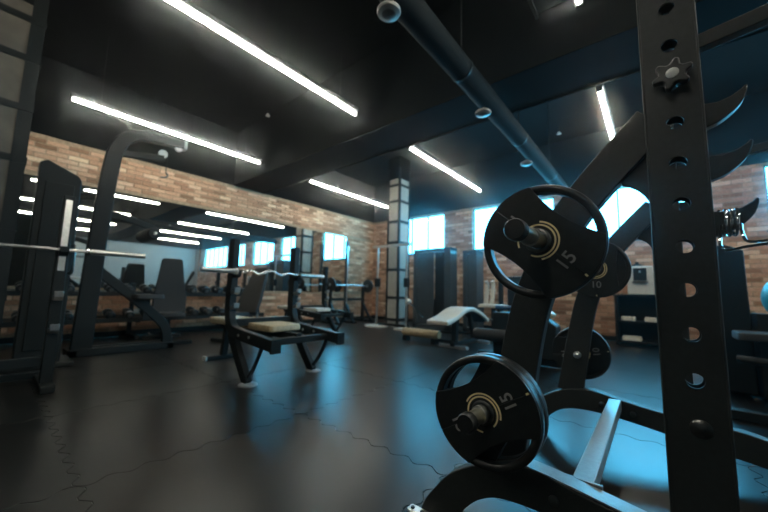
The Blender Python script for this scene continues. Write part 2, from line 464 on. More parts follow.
pillar(-5.56, -5.17, -0.34, 0.12, 'pale plastered pillar with steel straps cut by the photo edge', .10, 'plaster_brown')

# ceiling services
duct = thing('ceiling_pipe', (-1.375, 2, 3.12), 'round black ventilation pipe running towards the windows under the ceiling', 'pipe')
build('pipe', G().cyl((-1.375, YB + .05, 3.12), (-1.375, YF - .05, 3.12), .115, n=32), 'duct_metal', duct)
for y in (-2.2, -.2, 1.3, 2.8, 4.6, 6.4):
    build('hanger_clamp', G().lathe((-1.375, y, 3.12), (0, 1, 0), [(.116, -.015), (.121, -.015), (.121, .015), (.116, .015)], n=32, closed=True), 'powder_dark', duct)
    build('hanger_rod', G().cyl((-1.375, y, 3.23), (-1.375, y, ZC), .008, n=8), 'powder_dark', duct)
det = None
for k, (x, y) in enumerate(((-1.388, 1.665), (-1.386, 3.363), (-1.43, 5.129))):
    z = 2.88
    d = thing('ceiling_speaker', (x, y, z), ['round white ceiling speaker at the top edge of the photo', 'round white ceiling speaker under the middle of the pipe', 'round white ceiling speaker closest to the windows'][k], 'speaker', 'round ceiling speakers')
    build('body', G().lathe((x, y, z + .02), (0, 0, 1), [(.0, 0.0), (.055, .003), (.082, .016), (.088, .028), (.085, .04), (.05, .06), (.025, .075), (0, .075)], n=32), 'speaker_grey', d)
    build('grille', G().lathe((x, y, z + .016), (0, 0, 1), [(0, 0), (.04, .003), (.055, .008), (.058, .012)], n=32), 'steel_dark', d)
    build('stem', G().cyl((x, y, z + .08), (x + .01, y, 3.0), .012, n=8), 'powder_dark', d)
ad = thing('air_duct', (.6, 3.0, 3.7), 'rectangular black air duct under the ceiling', 'duct')
build('duct_body', G().box(-.75, XR - .01, 2.75, 3.15, 3.62, 3.95), 'duct_metal', ad, bevel=.004, smooth=0)
for x in (-.75, .5, 1.8, 3.1):
    build('flange', G().box(x - .015, x + .015, 2.72, 3.18, 3.59, 3.98), 'duct_metal', ad, smooth=0)
for x in (0, 2.4):
    build('hanger_rod', G().cyl((x, 2.73, 3.6), (x, 2.73, ZC), .008, n=8), 'powder_dark', ad)

# tube lights
def tube_light(x, y0, y1, label):
    t = thing('tube_light', (x, (y0 + y1) / 2, 3.45), label, 'tube light', 'linear tube lights')
    build('housing', G().box(x - .045, x + .045, y0 - .02, y1 + .02, 3.485, 3.535), 'fixture_black', t, bevel=.006, smooth=0)
    build('tube', G().cyl((x, y0, 3.455), (x, y1, 3.455), .020, n=16), 'tube_glow', t)
    for y in (y0, y1):
        build('end_cap', G().box(x - .03, x + .03, y - .02, y + .005, 3.43, 3.49) if y == y0 else G().box(x - .03, x + .03, y - .005, y + .02, 3.43, 3.49), 'fixture_black', t, smooth=0)
    for y in (y0 + .3, y1 - .3):
        build('suspension_wire', G().cyl((x, y, 3.53), (x, y, ZC), .003, n=6), 'powder_dark', t)
    return t
TL = [(-6.08, 0.49, 3.28, 'long tube light over the mirror wall, beside the curved machine arm'),
      (-3.22, 0.43, 3.15, 'long tube light running off the top edge of the photo'),
      (-0.38, 0.32, 3.05, 'tube light showing only its end above the rack'),
      (-6.14, 4.60, 7.51, 'tube light ending at the pale pillar'),
      (-3.23, 4.53, 7.57, 'tube light between the pillar and the plates, under the far bay'),
      (-0.40, 4.60, 7.54, 'tube light cut off by the diagonal rack arm'),
      (2.44, 0.43, 3.19, 'tube light of the outer row, close bay'), (2.44, 4.57, 7.54, 'tube light of the outer row, far bay'),
      (5.29, .42, 3.19, 'added tube light of the outermost row, close bay'), (5.29, 4.57, 7.54, 'added tube light of the outermost row, far bay'),  # outermost row is added to light the right wall
      (-3.22, -3.75, -.95, 'added fill tube light of the second row over the rear bay'), (-.38, -3.75, -.95, 'added fill tube light of the third row over the rear bay')]  # unseen rear tubes, added as fill on the foreground rack
for a in TL: tube_light(*a)
for k, (x, y) in enumerate(((-5.94, 3.32), (-1.44, 7.66))):
    s_ = thing('sprinkler', (x, y, ZC), ['small pale sprinkler head between two tube lights', 'small pale sprinkler head beside the pipe in the far bay'][k], 'sprinkler', 'ceiling sprinklers')
    build('pipe_drop', G().cyl((x, y, ZC), (x, y, ZC - .12), .012, n=8), 'powder_dark', s_)
    build('head', G().lathe((x, y, ZC - .12), (0, 0, -1), [(0, 0), (.02, .0), (.02, .03), (.045, .04), (.045, .05), (0, .052)], n=16), 'white_plastic', s_)

# ================================================================ FOREGROUND RACK
Y1, Y2 = 1.25, 2.50  # rack and plate coordinates: traced from image pixels, then scaled about the camera
rack = thing('squat_rack', (0.0, 1.9, 0), 'black steel squat rack with perforated upright, bent arms and plate pegs', 'rack')
UX0, UX1, UD = 0.0036, 0.135, 0.056
HOLES = [0.555 + 0.1234 * k for k in range(0, 12)]
def upright(y, top, holes):
    g = G(); hx = .0725; hr = .020; z0 = 0.20; NS = 24; t = .006
    cells = sorted(holes)
    def face(yy, flip):
        zs = []; edge = z0
        for hz in cells:
            a, c = hz - .045, hz + .045
            if a > edge: zs.append((edge, a, None))
            zs.append((a, c, hz)); edge = c
        if edge < top: zs.append((edge, top, None))
        for a, c, hz in zs:
            if hz is None:
                vs = [(UX0, yy, a), (UX1, yy, a), (UX1, yy, c), (UX0, yy, c)]; fs = [(0, 1, 2, 3)]
            else:
                vs = []; fs = []
                for i in range(NS):
                    an = 2 * PI * (i + .5) / NS; ca, sa = math.cos(an), math.sin(an)
                    vs.append((hx + hr * ca, yy, hz + hr * sa))
                for i in range(NS):
                    an = 2 * PI * (i + .5) / NS; ca, sa = math.cos(an), math.sin(an)
                    k = 1e9
                    if ca > 1e-6: k = min(k, (UX1 - hx) / ca)
                    if ca < -1e-6: k = min(k, (UX0 - hx) / ca)
                    if sa > 1e-6: k = min(k, .045 / sa)
                    if sa < -1e-6: k = min(k, -.045 / sa)
                    vs.append((hx + k * ca, yy, hz + k * sa))
                base = len(vs)
                # corner points inserted as extra triangles
                fs = [(i, NS + i, NS + (i + 1) % NS, (i + 1) % NS) for i in range(NS)]
                for cx, cz in ((UX1, c), (UX0, c), (UX0, a), (UX1, a)):
                    an = math.atan2(cz - hz, cx - hx) % (2 * PI)
                    i = int(math.floor(an / (2 * PI) * NS - .5)) % NS
                    vs.append((cx, yy, cz)); fs.append((NS + i, len(vs) - 1, NS + (i + 1) % NS))
                # hole rim through the wall of the tube
                o = len(vs); dy = t if not flip else -t
                vs += [(v[0], yy + dy, v[2]) for v in vs[:NS]]
                fs += [(i, (i + 1) % NS, o + (i + 1) % NS, o + i) for i in range(NS)]
            if flip: fs = [f[::-1] for f in fs]
            g.add(vs, fs)
    face(y, False); face(y + UD, True)
    # sides
    for x in (UX0, UX1):
        vs = [(x, y, z0), (x, y + UD, z0), (x, y + UD, top), (x, y, top)]
        g.add(vs, [(0, 1, 2, 3) if x == UX1 else (3, 2, 1, 0)])
    g.add([(UX0, y, top), (UX1, y, top), (UX1, y + UD, top), (UX0, y + UD, top)], [(0, 1, 2, 3)])
    return g
LEG = [(-0.464, 0.275), (-0.424, 0.498), (-0.38, 0.739), (-0.338, 0.9), (-0.268, 1.07), (-0.21, 1.181), (-0.107, 1.306), (0.027, 1.449)]
LEGW = [0.147, 0.138, 0.129, 0.125, 0.121, 0.116, 0.114, 0.113]
LEGP = smooth_path([(p[0], p[1], w_) for p, w_ in zip(LEG, LEGW)], 5)
leg_poly = ribbon([(p[0], p[1]) for p in LEGP], [p[2] for p in LEGP])
gus_poly = [(-.067, 1.297)] + arc(-.094, 1.163, .100, 72, 8, 8) + [(.004, 1.132), (.018, 1.132), (.018, 1.391)]
base_poly = smooth_path([(-.800, 0), (-.775, .055), (-.735, .110), (-.675, .180), (-.600, .234), (-.500, .285), (-.402, .308), (-.330, .310), (-.196, .285), (.009, .255), (.277, .238), (.393, .218), (.800, .120), (.880, .06), (.900, 0)], 4)
base_poly += smooth_path([(.70, 0), (.60, .04), (.40, .085), (.196, .114), (.045, .140), (-.134, .168), (-.268, .182), (-.366, .184), (-.468, .174), (-.530, .148), (-.576, .112), (-.622, .058), (-.655, 0)], 4)
for fi, yy in enumerate((Y1, Y2)):
    top = 1.99 if fi == 0 else 1.93
    up = build('upright', upright(yy, top, HOLES if fi == 0 else HOLES[:-1]), 'rack_grey', rack, smooth=0)
    for ex in (UX0 + .0015, UX1 - .0015):
        sub('corner_edge', G().cyl((ex, yy + .0015, .20), (ex, yy + .0015, top), .0035, n=12), 'rack_grey', up)
    build('bent_arm', G().prism(leg_poly, yy + .002, yy + .052), 'rack_grey', rack, bevel=.004)
    build('gusset', G().prism(gus_poly, yy + .02, yy + .036), 'rack_grey', rack, bevel=.002)
    build('base_foot', G().prism(base_poly, yy - .012, yy + .06), 'rack_grey', rack, bevel=.004)
    build('floor_tab', G().prism(rrect(-.84, -.75, yy - .055, yy - .012, .010), 0, .012, 'xy'), 'steel', rack, bevel=.002)
    for bx in (-.82, -.775):
        build('bolt', G().cyl((bx, yy - .036, .012), (bx, yy - .036, .018), .008, n=6), 'rack_grey', rack)
    for bx, bz in ((-.287, .240), (-.135, .216)):
        build('bolt', G().lathe((bx, yy - .012, bz), (0, -1, 0), [(.016, 0), (.016, .008), (.012, .011), (0, .012)], n=16), 'steel_dark', rack)
    # bar catches
    for hz in (1.065, 1.226, 1.382):
        tus = [(.134, hz + .005), (.134, hz + .078), (.165, hz + .074), (.192, hz + .082), (.213, hz + .096), (.220, hz + .105), (.2245, hz + .102)]
        tus += smooth_path([(.223, hz + .088), (.213, hz + .061), (.192, hz + .036), (.165, hz + .016), (.134, hz + .005)], 4)[:-1]
        build('bar_hook', G().prism(tus, yy + .012, yy + .046), 'rack_grey', rack, bevel=.003)
    build('top_arm', G().prism([(.134, 1.632), (.62, 1.70), (.62, 1.745), (.134, 1.676)], yy + .01, yy + .046), 'rack_grey', rack, bevel=.003)
# star knob and end cap on the near upright
kz = HOLES[8] + .012; kx = .0725
star = [(kx + (.047 if i % 4 in (0, 1) else .031) * math.cos(2 * PI * i / 24 + .15), kz + (.047 if i % 4 in (0, 1) else .031) * math.sin(2 * PI * i / 24 + .15)) for i in range(24)]
kn = build('star_knob', G().prism(star, Y1 - .040, Y1 - .014), 'rubber_black', rack, bevel=.004)
sub('knob_stem', G().cyl((kx, Y1 - .014, kz), (kx, Y1, kz), .014), 'steel_dark', kn)
sub('knob_bolt', G().lathe((kx, Y1 - .040, kz), (0, -1, 0), [(.015, 0), (.015, .002), (.010, .004), (0, .0045)], n=20), 'white_plastic', kn)
build('end_cap', G().lathe((.077, Y1, HOLES[0]), (0, -1, 0), [(.024, 0), (.024, .004), (.020, .007), (0, .008)], n=28), 'steel_dark', rack)
# cross members between the two side frames
cb = build('cross_member', G().box(-.252, -.188, Y1 + .05, Y2 - .005, .225, .285), 'steel_painted', rack, bevel=.005)
for yy, s_ in ((Y1 + .060, 1),):
    sub('flange_plate', G().box(-.280, -.160, min(yy, yy + s_ * .012), max(yy, yy + s_ * .012), .20, .298), 'steel_painted', cb, bevel=.002)
build('foot_top_sheen', G().prism(ribbon([(-.370, .3125), (-.30, .3055), (-.196, .2905), (.0, .2605)], .006), Y1 - .010, Y1 + .058), 'steel_painted', rack, bevel=.001)  # pale strip paints the window light along the near foot's top face
build('cross_member', G().box(.03, .11, Y1 + .056, Y2, 1.82, 1.88), 'rack_grey', rack, bevel=.005)
# pegs
PU = (-.270, 1.068); PLo = (-.451, .517)
def peg(px, pz, ya, yb):
    d = 1 if yb > ya else -1
    p = build('plate_peg', G().lathe((px, ya, pz), (0, d, 0), [(.042, 0), (.042, .012), (.025, .016), (.0238, .018), (.0238, abs(yb - ya) - .03)], n=28), 'steel', rack)
    L = abs(yb - ya)
    sub('peg_cap', G().lathe((px, ya, pz), (0, d, 0), [(.0238, L - .032), (.029, L - .030), (.0295, L - .008), (.026, L), (0, L + .001)], n=28), 'rubber_black', p)
    sub('peg_collar', G().lathe((px, ya, pz), (0, d, 0), [(.0238, L * .62), (.0275, L * .62 + .002), (.0275, L * .62 + .02), (.0238, L * .62 + .022)], n=28), 'steel', p)
peg(*PU, Y1, .845); peg(*PLo, Y1, .935)
peg(*PU, Y2, 2.23); peg(-.411, .52, Y2 + .052, 2.80)
build('peg_bolt', G().lathe((-.411, Y2 + .002, .52), (0, -1, 0), [(.022, 0), (.022, .02), (.014, .022), (.014, .045), (.01, .05), (0, .05)], n=18), 'steel', rack)
for (px, pz) in (PLo, PU):
    build('peg_washer', G().lathe((px, Y1 + .052, pz), (0, 1, 0), [(.03, 0), (.03, .012), (0, .014)], n=18), 'steel_dark', rack)

# ---- weight plates
def plate_proto(txt, R, band=.545):
    """plate centred on its origin, front towards -Y, band vertical, figure at the lower end"""
    T = .040
    p = thing('weight_plate', (0, 0, 0), 'plate', 'weight plate', 'weight plates on the rack')
    rim = G().lathe((0, 0, 0), (0, 1, 0), [(R * .86, .006), (R * .90, .0), (R * .965, .0), (R * .99, .004), (R, .010), (R, T - .010), (R * .99, T - .004), (R * .965, T), (R * .90, T), (R * .86, T - .006)], n=96, closed=True)
    build('rim', rim, 'rubber_black', p, smooth=50)
    # band: |u| < c(v) inside the disc
    RO = R * .985; side = []
    def c_(v): return R * (band + (.67 - band) * (v / (.74 * R)) ** 2)
    vm = R * .735
    # solve where the band edge meets the rim
    for _ in range(40):
        vm = math.sqrt(max(0, RO * RO - c_(vm) ** 2)) * .5 + vm * .5
    right = [(c_(v), v) for v in [vm * (-1 + 2 * i / 24) for i in range(25)]]
    a1 = math.atan2(vm, c_(vm))
    topa = [(RO * math.cos(a1 + (PI - 2 * a1) * i / 28), RO * math.sin(a1 + (PI - 2 * a1) * i / 28)) for i in range(1, 28)]
    poly = right + topa + [(-u, v) for u, v in right[::-1]] + [(u, -v) for u, v in topa[::-1]]
    # annular split so the bore stays open: two halves
    NB = 24; rb = .027
    g = G()
    half_r = [(u, v) for u, v in poly if u > 1e-6]
    def half(sgn):
        pts = sorted([q for q in poly if sgn * q[0] > 1e-9], key=lambda q: math.atan2(q[1], sgn * q[0]))
        top_ = max(topa, key=lambda q: q[1])
        pts = [(0, -RO)] + pts + [(0, RO)]
        bore = [(sgn * rb * math.cos(PI / 2 - PI * i / NB), rb * math.sin(PI / 2 - PI * i / NB)) for i in range(NB + 1)]
        return pts + bore
    for sgn in (1, -1):
        g.prism(half(sgn), -.003, T + .003)
    build('band', g, 'plate_band', p, bevel=.0015, smooth=40)
    if txt == '10':
        build('web', G().lathe((0, 0, 0), (0, 1, 0), [(.03, .012), (R * .88, .012), (R * .88, .028), (.03, .028)], n=64, closed=True), 'rubber_black', p)
    build('hub_ring', G().lathe((0, 0, 0), (0, 1, 0), [(.0265, -.006), (.034, -.007), (.038, -.0035), (.040, 0.0), (.040, T), (.038, T + .0035), (.034, T + .007), (.0265, T + .006)], n=40, closed=True), 'steel_dark', p, smooth=50)
    def arc_strip(r, a0, a1, w_):
        g = G(); n = 48; vs = []; fs = []
        for i in range(n + 1):
            a = math.radians(a0 + (a1 - a0) * i / n)
            for rr, y in ((r - w_, -.0032), (r - w_, -.0042), (r + w_, -.0042), (r + w_, -.0032)):
                vs.append((rr * math.cos(a), y, rr * math.sin(a)))
        for i in range(n):
            for q in range(3): fs.append((i * 4 + q, i * 4 + q + 1, i * 4 + q + 5, i * 4 + q + 4))
        return g.add(vs, fs)
    build('gold_arc', arc_strip(R * .275, -165, 130, .0026), 'gold_print', p, smooth=0)
    build('gold_arc', arc_strip(R * .330, -130, 35, .0026), 'gold_print', p, smooth=0)
    build('gold_arc', arc_strip(R * .330, 85, 150, .0026), 'gold_print', p, smooth=0)
    g = G(); g.box(-.003, .003, -.0042, -.003, -R * .95, -R * .90)
    build('gold_tick', g, 'gold_print', p, smooth=0)
    me = text_mesh(txt, .055); me.materials.clear(); me.materials.append(MATS['grey_print'])
    for k in range(2):
        o = bpy.data.objects.new('figure', me); COL.objects.link(o); o.parent = p
        sg = -1 if k == 0 else 1
        o.matrix_local = Matrix.Translation((0, -.0035, sg * R * .56)) @ Matrix.Rotation(PI * k, 4, 'Y') @ Matrix.Rotation(PI / 2, 4, 'X')
    return p
p15 = plate_proto('15', .179); p10 = plate_proto('10', .174, .60)
def place_plate(src, first, x, y, z, rot, label):
    o = src if first else copy_tree(src)
    o.location = (x, y, z); o.rotation_euler = (0, -math.radians(rot), 0); o['label'] = label
place_plate(p15, True, PU[0], 1.072, PU[1], 49, 'black 15 plate on the upper near peg, a window glinting through its grip')
place_plate(p15, False, PLo[0], 1.066, PLo[1], 122, 'black 15 plate on the lower near peg, outermost of the pair')
place_plate(p15, False, PLo[0], 1.1135, PLo[1], 143, 'black 15 plate on the lower near peg, behind the outermost one')
place_plate(p10, True, PU[0], 2.335, PU[1], 0, 'black 10 plate on the upper far peg')
place_plate(p10, False, -.411, 2.60, .52, 100, 'black plate on the lower far peg, behind the bent arm')

# spring collar hanging on the lowest catch
sp = thing('spring_collar', (.165, Y1, 1.105), 'chrome spring collar with three coils hung on the lowest bar hook', 'collar')
pts = []
for i in range(73):
    a = 2 * PI * i / 24
    pts.append((.150 + .011 * i / 24, Y1 + .029 + .030 * math.sin(a), 1.110 + .036 * math.cos(a)))
build('coil', G().tube(pts, .0036, 8), 'chrome', sp)
build('handle', G().tube(smooth_path([(.149, Y1 - .002, 1.10), (.143, Y1 - .012, 1.066), (.143, Y1 - .015, 1.040), (.156, Y1 - .015, 1.030), (.192, Y1 - .012, 1.038), (.240, Y1 - .008, 1.045), (.300, Y1, 1.052)], 5), .0036, 8), 'chrome', sp)
build('handle', G().tube(smooth_path([(.184, Y1 - .001, 1.10), (.186, Y1 - .010, 1.066), (.198, Y1 - .010, 1.050), (.25, Y1 - .005, 1.054), (.305, Y1 + .004, 1.062)], 5), .0036, 8), 'chrome', sp)

# ================================================================ OLYMPIC BENCH (centre)
def olympic_bench(label):
    b_ = thing('weight_bench', (-3.2, 2.02, 0), label, 'bench', 'flat press benches')
    for yy in (1.64, 2.40):
        # upright bending into a forward beam
        cl = smooth_path([(-3.43, 1.42), (-3.43, 1.0), (-3.43, .66), (-3.36, .50), (-3.20, .455), (-2.90, .43), (-2.56, .405)], 5)
        build('upright', G().prism(ribbon(cl, .105), yy - .035, yy + .035), 'powder_dark', b_, bevel=.006)
        build('beam_end', G().box(-2.565, -2.545, yy - .05, yy + .05, .345, .465), 'powder_black', b_, bevel=.004)
        build('leg', G().prism(ribbon([(-3.36, .46), (-3.17, .22), (-2.99, .012)], [.11, .10, .09]), yy - .03, yy + .03), 'powder_dark', b_, bevel=.005)
        build('leg_brace', G().prism(ribbon(smooth_path([(-2.76, .40), (-2.83, .27), (-2.91, .15), (-3.01, .05)], 4), .03), yy - .012, yy + .012), 'powder_dark', b_, bevel=.003)
        build('foot', G().lathe((-2.975, yy, 0), (0, 0, 1), [(0, 0), (.085, 0), (.085, .012), (.07, .02), (0, .022)], n=24), 'steel_painted', b_)
        for hz in (.86, .70, 1.03):
            hk = [(-3.385, hz - .02), (-3.335, hz - .02), (-3.305, hz + .0), (-3.30, hz + .05), (-3.315, hz + .05), (-3.325, hz + .015), (-3.385, hz + .015)]
            build('bar_hook', G().prism(hk, yy - .03, yy + .03), 'steel' if hz < 1 else 'powder_dark', b_, bevel=.003)
        for bx in (-3.15, -2.95):
            build('bolt', G().lathe((bx, yy - .035, .445), (0, -1, 0), [(.014, 0), (.014, .008), (0, .01)], n=12), 'steel', b_)
    build('cross_tube', G().box(-3.47, -3.39, 1.64, 2.40, .50, .58), 'powder_dark', b_, bevel=.005)
    build('cross_tube', G().box(-2.80, -2.72, 1.64, 2.40, .38, .44), 'powder_dark', b_, bevel=.005)
    build('spine', G().box(-4.35, -2.75, 1.99, 2.05, .40, .47), 'powder_dark', b_, bevel=.005)
    build('rear_leg', G().prism(ribbon([(-4.25, .42), (-4.33, .03)], .07), 1.985, 2.055), 'powder_dark', b_, bevel=.005)
    build('rear_foot', G().box(-4.38, -4.29, 1.80, 2.26, 0, .05), 'powder_dark', b_, bevel=.006)
    for y in (1.80, 2.26):
        build('foot_cap', G().box(-4.385, -4.285, y - .012, y + .012, 0, .055), 'pale_plastic', b_, bevel=.004)
    build('pad', G().pad(-4.40, -2.96, 1.83, 2.21, .47, .535, .05), 'vinyl_tan', b_)
    build('pad_base', G().box(-4.36, -3.0, 1.87, 2.17, .455, .475), 'powder_black', b_)
    return b_
ob = olympic_bench('flat press bench with tan pad under a wavy chrome bar')
ez = thing('curl_bar', (-3.33, 2.0, 1.075), 'chrome wavy curl bar resting across the tan bench uprights', 'barbell')
zb = 1.077; xb_ = -3.325
build('bar', G().tube(smooth_path([(xb_, 1.60, zb), (xb_, 1.72, zb), (xb_, 1.79, zb + .016), (xb_, 1.88, zb - .018), (xb_, 1.98, zb + .016), (xb_, 2.06, zb + .016), (xb_, 2.16, zb - .018), (xb_, 2.25, zb + .016), (xb_, 2.32, zb), (xb_, 2.44, zb)], 6), .0165, 12), 'chrome', ez)
for a, c in ((1.62, 1.27), (2.42, 2.78)):
    build('sleeve', G().cyl((xb_, a, zb), (xb_, c, zb), .025, n=20), 'steel', ez)
    build('collar', G().cyl((xb_, a - .012, zb), (xb_, a + .012, zb), .036, n=20), 'steel', ez)

ob2 = copy_tree(ob)
for o in ob2.children:
    if o.name.startswith('pad') and 'base' not in o.name:
        o.data = o.data.copy(); o.data.materials[0] = MATS['vinyl_cream']
ob2.location = (-5.45, 4.42, 0); ob2['label'] = 'flat press bench with cream pad standing close to the mirror'

# ================================================================ LEFT: press stand, lat machine, tower
ps = thing('press_stand', (-4.1, .1, 0), 'black barbell stand at the photo edge carrying a plain steel bar', 'rack')
for yy in (.40, -.62):
    build('post', G().box(-4.145, -4.055, yy - .04, yy + .04, 0.05, 1.70), 'powder_dark', ps, bevel=.005)
    build('foot', G().box(-4.55, -3.9, yy - .045, yy + .045, 0, .06), 'powder_dark', ps, bevel=.006)
    build('height_scale', G().box(-4.054, -4.050, yy - .022, yy + .022, 1.02, 1.66), 'steel', ps, smooth=0)
    for hz in (1.17, .78, .50):
        hk = [(-4.06, hz - .02), (-3.99, hz - .02), (-3.955, hz + .01), (-3.95, hz + .06), (-3.965, hz + .06), (-3.98, hz + .02), (-4.06, hz + .02)]
        build('bar_hook', G().prism(hk, yy - .03, yy + .03), 'steel' if hz < 1 else 'powder_dark', ps, bevel=.003)
build('cross_bar', G().box(-4.13, -4.07, -.62, .40, .20, .28), 'powder_dark', ps, bevel=.005)
build('cross_bar', G().box(-4.52, -4.46, -.62, .40, .03, .09), 'powder_dark', ps, bevel=.005)
bb = thing('barbell', (-4.0, -.1, 1.2), 'plain steel barbell lying on the stand at the photo edge', 'barbell')
build('shaft', G().cyl((-4.02, -.80, 1.205), (-4.02, .56, 1.205), .0145, n=14), 'steel', bb)
for a, c in ((.56, 1.0), (-.80, -1.24)):
    build('sleeve', G().cyl((-4.02, a, 1.205), (-4.02, c, 1.205), .025, n=20), 'steel', bb)
    build('collar', G().cyl((-4.02, a - .015, 1.205), (-4.02, a + .015, 1.205), .038, n=20), 'chrome', bb)

tw = thing('weight_stack_tower', (-5.25, .4, 0), 'tall black shrouded weight tower with rounded top behind the barbell', 'weight machine')
poly = [(.24, .02), (.60, .02), (.60, 2.08)] + arc(.50, 2.10, .10, 0, 75, 6) + [(.30, 2.30), (.24, 2.26)]
build('shroud', G().prism(poly, -5.42, -5.20, 'yz'), 'powder_dark', tw, bevel=.012)
build('front_panel', G().box(-5.20, -5.185, .30, .54, .18, 2.05), 'powder_black', tw, bevel=.004)
build('base_plate', G().box(-5.60, -5.05, .14, .70, 0, .045), 'powder_black', tw, bevel=.006)
build('side_handle', G().tube(smooth_path([(-5.19, .58, 1.35), (-5.13, .60, 1.33), (-5.13, .60, 1.05), (-5.19, .58, 1.03)], 4), .014, 10), 'steel_dark', tw)

lm = thing('cable_machine', (-5.65, 1.3, 0), 'tall grey cable machine with curved top arm and roller pads by the mirror', 'weight machine')
XM = -5.65
cl = smooth_path([(.83, .08), (.85, .9), (.88, 1.8), (.92, 2.55), (.98, 2.85), (1.12, 3.03), (1.32, 3.09), (1.78, 3.14)], 6)
build('mast', G().prism(ribbon(cl, [.21 - .08 * i / (len(cl) - 1) for i in range(len(cl))]), XM - .05, XM + .05, 'yz'), 'powder_dark', lm, bevel=.01)
build('lower_arm', G().prism(ribbon([(1.0, 2.74), (1.52, 2.83)], .09), XM - .03, XM + .03, 'yz'), 'powder_dark', lm, bevel=.006)
pu = build('pulley', G().lathe((XM - .02, 1.50, 2.90), (1, 0, 0), [(.0, 0), (.06, 0), (.05, .02), (.06, .04), (0, .04)], n=24), 'pale_plastic', lm)
build('pulley', G().lathe((XM - .02, 1.70, 3.06), (1, 0, 0), [(.0, 0), (.05, 0), (.04, .02), (.05, .04), (0, .04)], n=24), 'pale_plastic', lm)
build('cable', G().cyl((XM, 1.56, 2.90), (XM, 1.56, 2.62), .006, n=8), 'powder_black', lm)
build('cable_hook', G().tube(smooth_path([(XM, 1.56, 2.63), (XM, 1.59, 2.59), (XM, 1.55, 2.55), (XM, 1.50, 2.54)], 4), .013, 8), 'steel_dark', lm)
build('arm_cap', G().box(XM - .055, XM + .055, 1.76, 1.80, 3.06, 3.21), 'steel_painted', lm, bevel=.005)
br = smooth_path([(.90, 1.10), (1.25, .80), (1.58, .50), (1.74, .30), (1.78, .06)], 6)
build('diagonal_brace', G().prism(ribbon(br, .12), XM - .04, XM + .04, 'yz'), 'powder_dark', lm, bevel=.008)
build('base_rail', G().box(XM - .06, XM + .06, .70, 1.86, .0, .09), 'powder_dark', lm, bevel=.008)
build('base_rail', G().box(XM - .26, XM - .17, .70, 1.86, .0, .09), 'powder_dark', lm, bevel=.008)
build('base_cross', G().box(XM - .26, XM + .06, .70, .80, .0, .085), 'powder_dark', lm, bevel=.008)
build('base_cross', G().box(XM - .26, XM + .06, 1.77, 1.86, .0, .085), 'powder_dark', lm, bevel=.008)
build('pad_arm', G().prism(ribbon([(.92, 1.86), (1.14, 1.84), (1.50, 1.74)], .09), XM - .03, XM + .03, 'yz'), 'powder_dark', lm, bevel=.006)
build('roller_pad', G().lathe((XM - .30, 1.42, 1.64), (1, 0, 0), [(0, 0), (.07, .0), (.085, .02), (.085, .58), (.07, .60), (0, .60)], n=24), 'foam_black', lm)
build('roller_axle', G().cyl((XM - .34, 1.42, 1.64), (XM + .34, 1.42, 1.64), .02, n=12), 'steel', lm)
build('seat', G().pad(XM - .18, XM + .18, 1.30, 1.66, .72, .79, .06), 'vinyl_black', lm)
build('seat_post', G().box(XM - .03, XM + .03, 1.45, 1.52, .42, .73), 'powder_dark', lm)

# ================================================================ DUMBBELL RACK along the mirror
dr = thing('dumbbell_rack', (-7.1, 1.7, 0), 'long black two-tier dumbbell rack under the mirror', 'rack')
DY0, DY1 = -.6, 4.0
for yy in (DY0, 1.7, DY1):
    build('side_frame', G().prism(ribbon([(-7.36, .04), (-7.30, .95)], .07), yy - .03, yy + .03), 'powder_dark', dr, bevel=.006)
    build('foot', G().box(-7.42, -6.80, yy - .035, yy + .035, 0, .06), 'powder_dark', dr, bevel=.006)
for z, x in ((.36, -6.95), (.78, -7.12)):
    build('shelf', G().prism([(x - .20, z + .04), (x + .17, z - .03), (x + .17, z - .055), (x + .155, z - .055), (x + .155, z - .042), (x - .20, z + .025)], DY0, DY1), 'powder_dark', dr)
    build('shelf_lip', G().box(x + .16, x + .185, DY0, DY1, z - .055, z + .012), 'powder_dark', dr, bevel=.003)
    for yy in (DY0, 1.7, DY1):
        build('shelf_bracket', G().box(-7.36, x + .15, yy - .02, yy + .02, z - .075, z - .015), 'powder_dark', dr)
def dumbbell_proto():
    d = thing('dumbbell', (0, 0, 0), 'dumbbell', 'dumbbell', 'round dumbbells on the rack')
    build('handle', G().cyl((-.07, 0, 0), (.07, 0, 0), .017, n=12), 'steel', d)
    for s_ in (-1, 1):
        build('weight_head', G().lathe((s_ * .06, 0, 0), (s_, 0, 0), [(0, 0), (.055, 0), (.068, .010), (.068, .085), (.055, .095), (.03, .097), (0, .097)], n=16), 'rubber_black', d)
        build('head_badge', G().lathe((s_ * .157, 0, 0), (s_, 0, 0), [(.0, .002), (.03, .0015), (.032, 0)], n=14), 'steel_dark', d)
    return d
db = None
for tier, (z, x) in enumerate(((.36, -6.95), (.78, -7.12))):
    n = 18
    for k in range(n):
        yy = DY0 + .16 + k * (DY1 - DY0 - .32) / (n - 1)
        if db is None: db = dumbbell_proto(); o = db
        else: o = copy_tree(db)
        s_ = .86 + .22 * k / n
        o.scale = (s_, s_, s_); o.rotation_euler = (0, math.radians(10.7), 0)
        o.location = (x, yy, z + .068 * s_ + .009)
        o['label'] = 'black round-headed dumbbell, %s from the pillar end on the %s shelf' % (ORD[k], 'lower' if tier == 0 else 'upper')

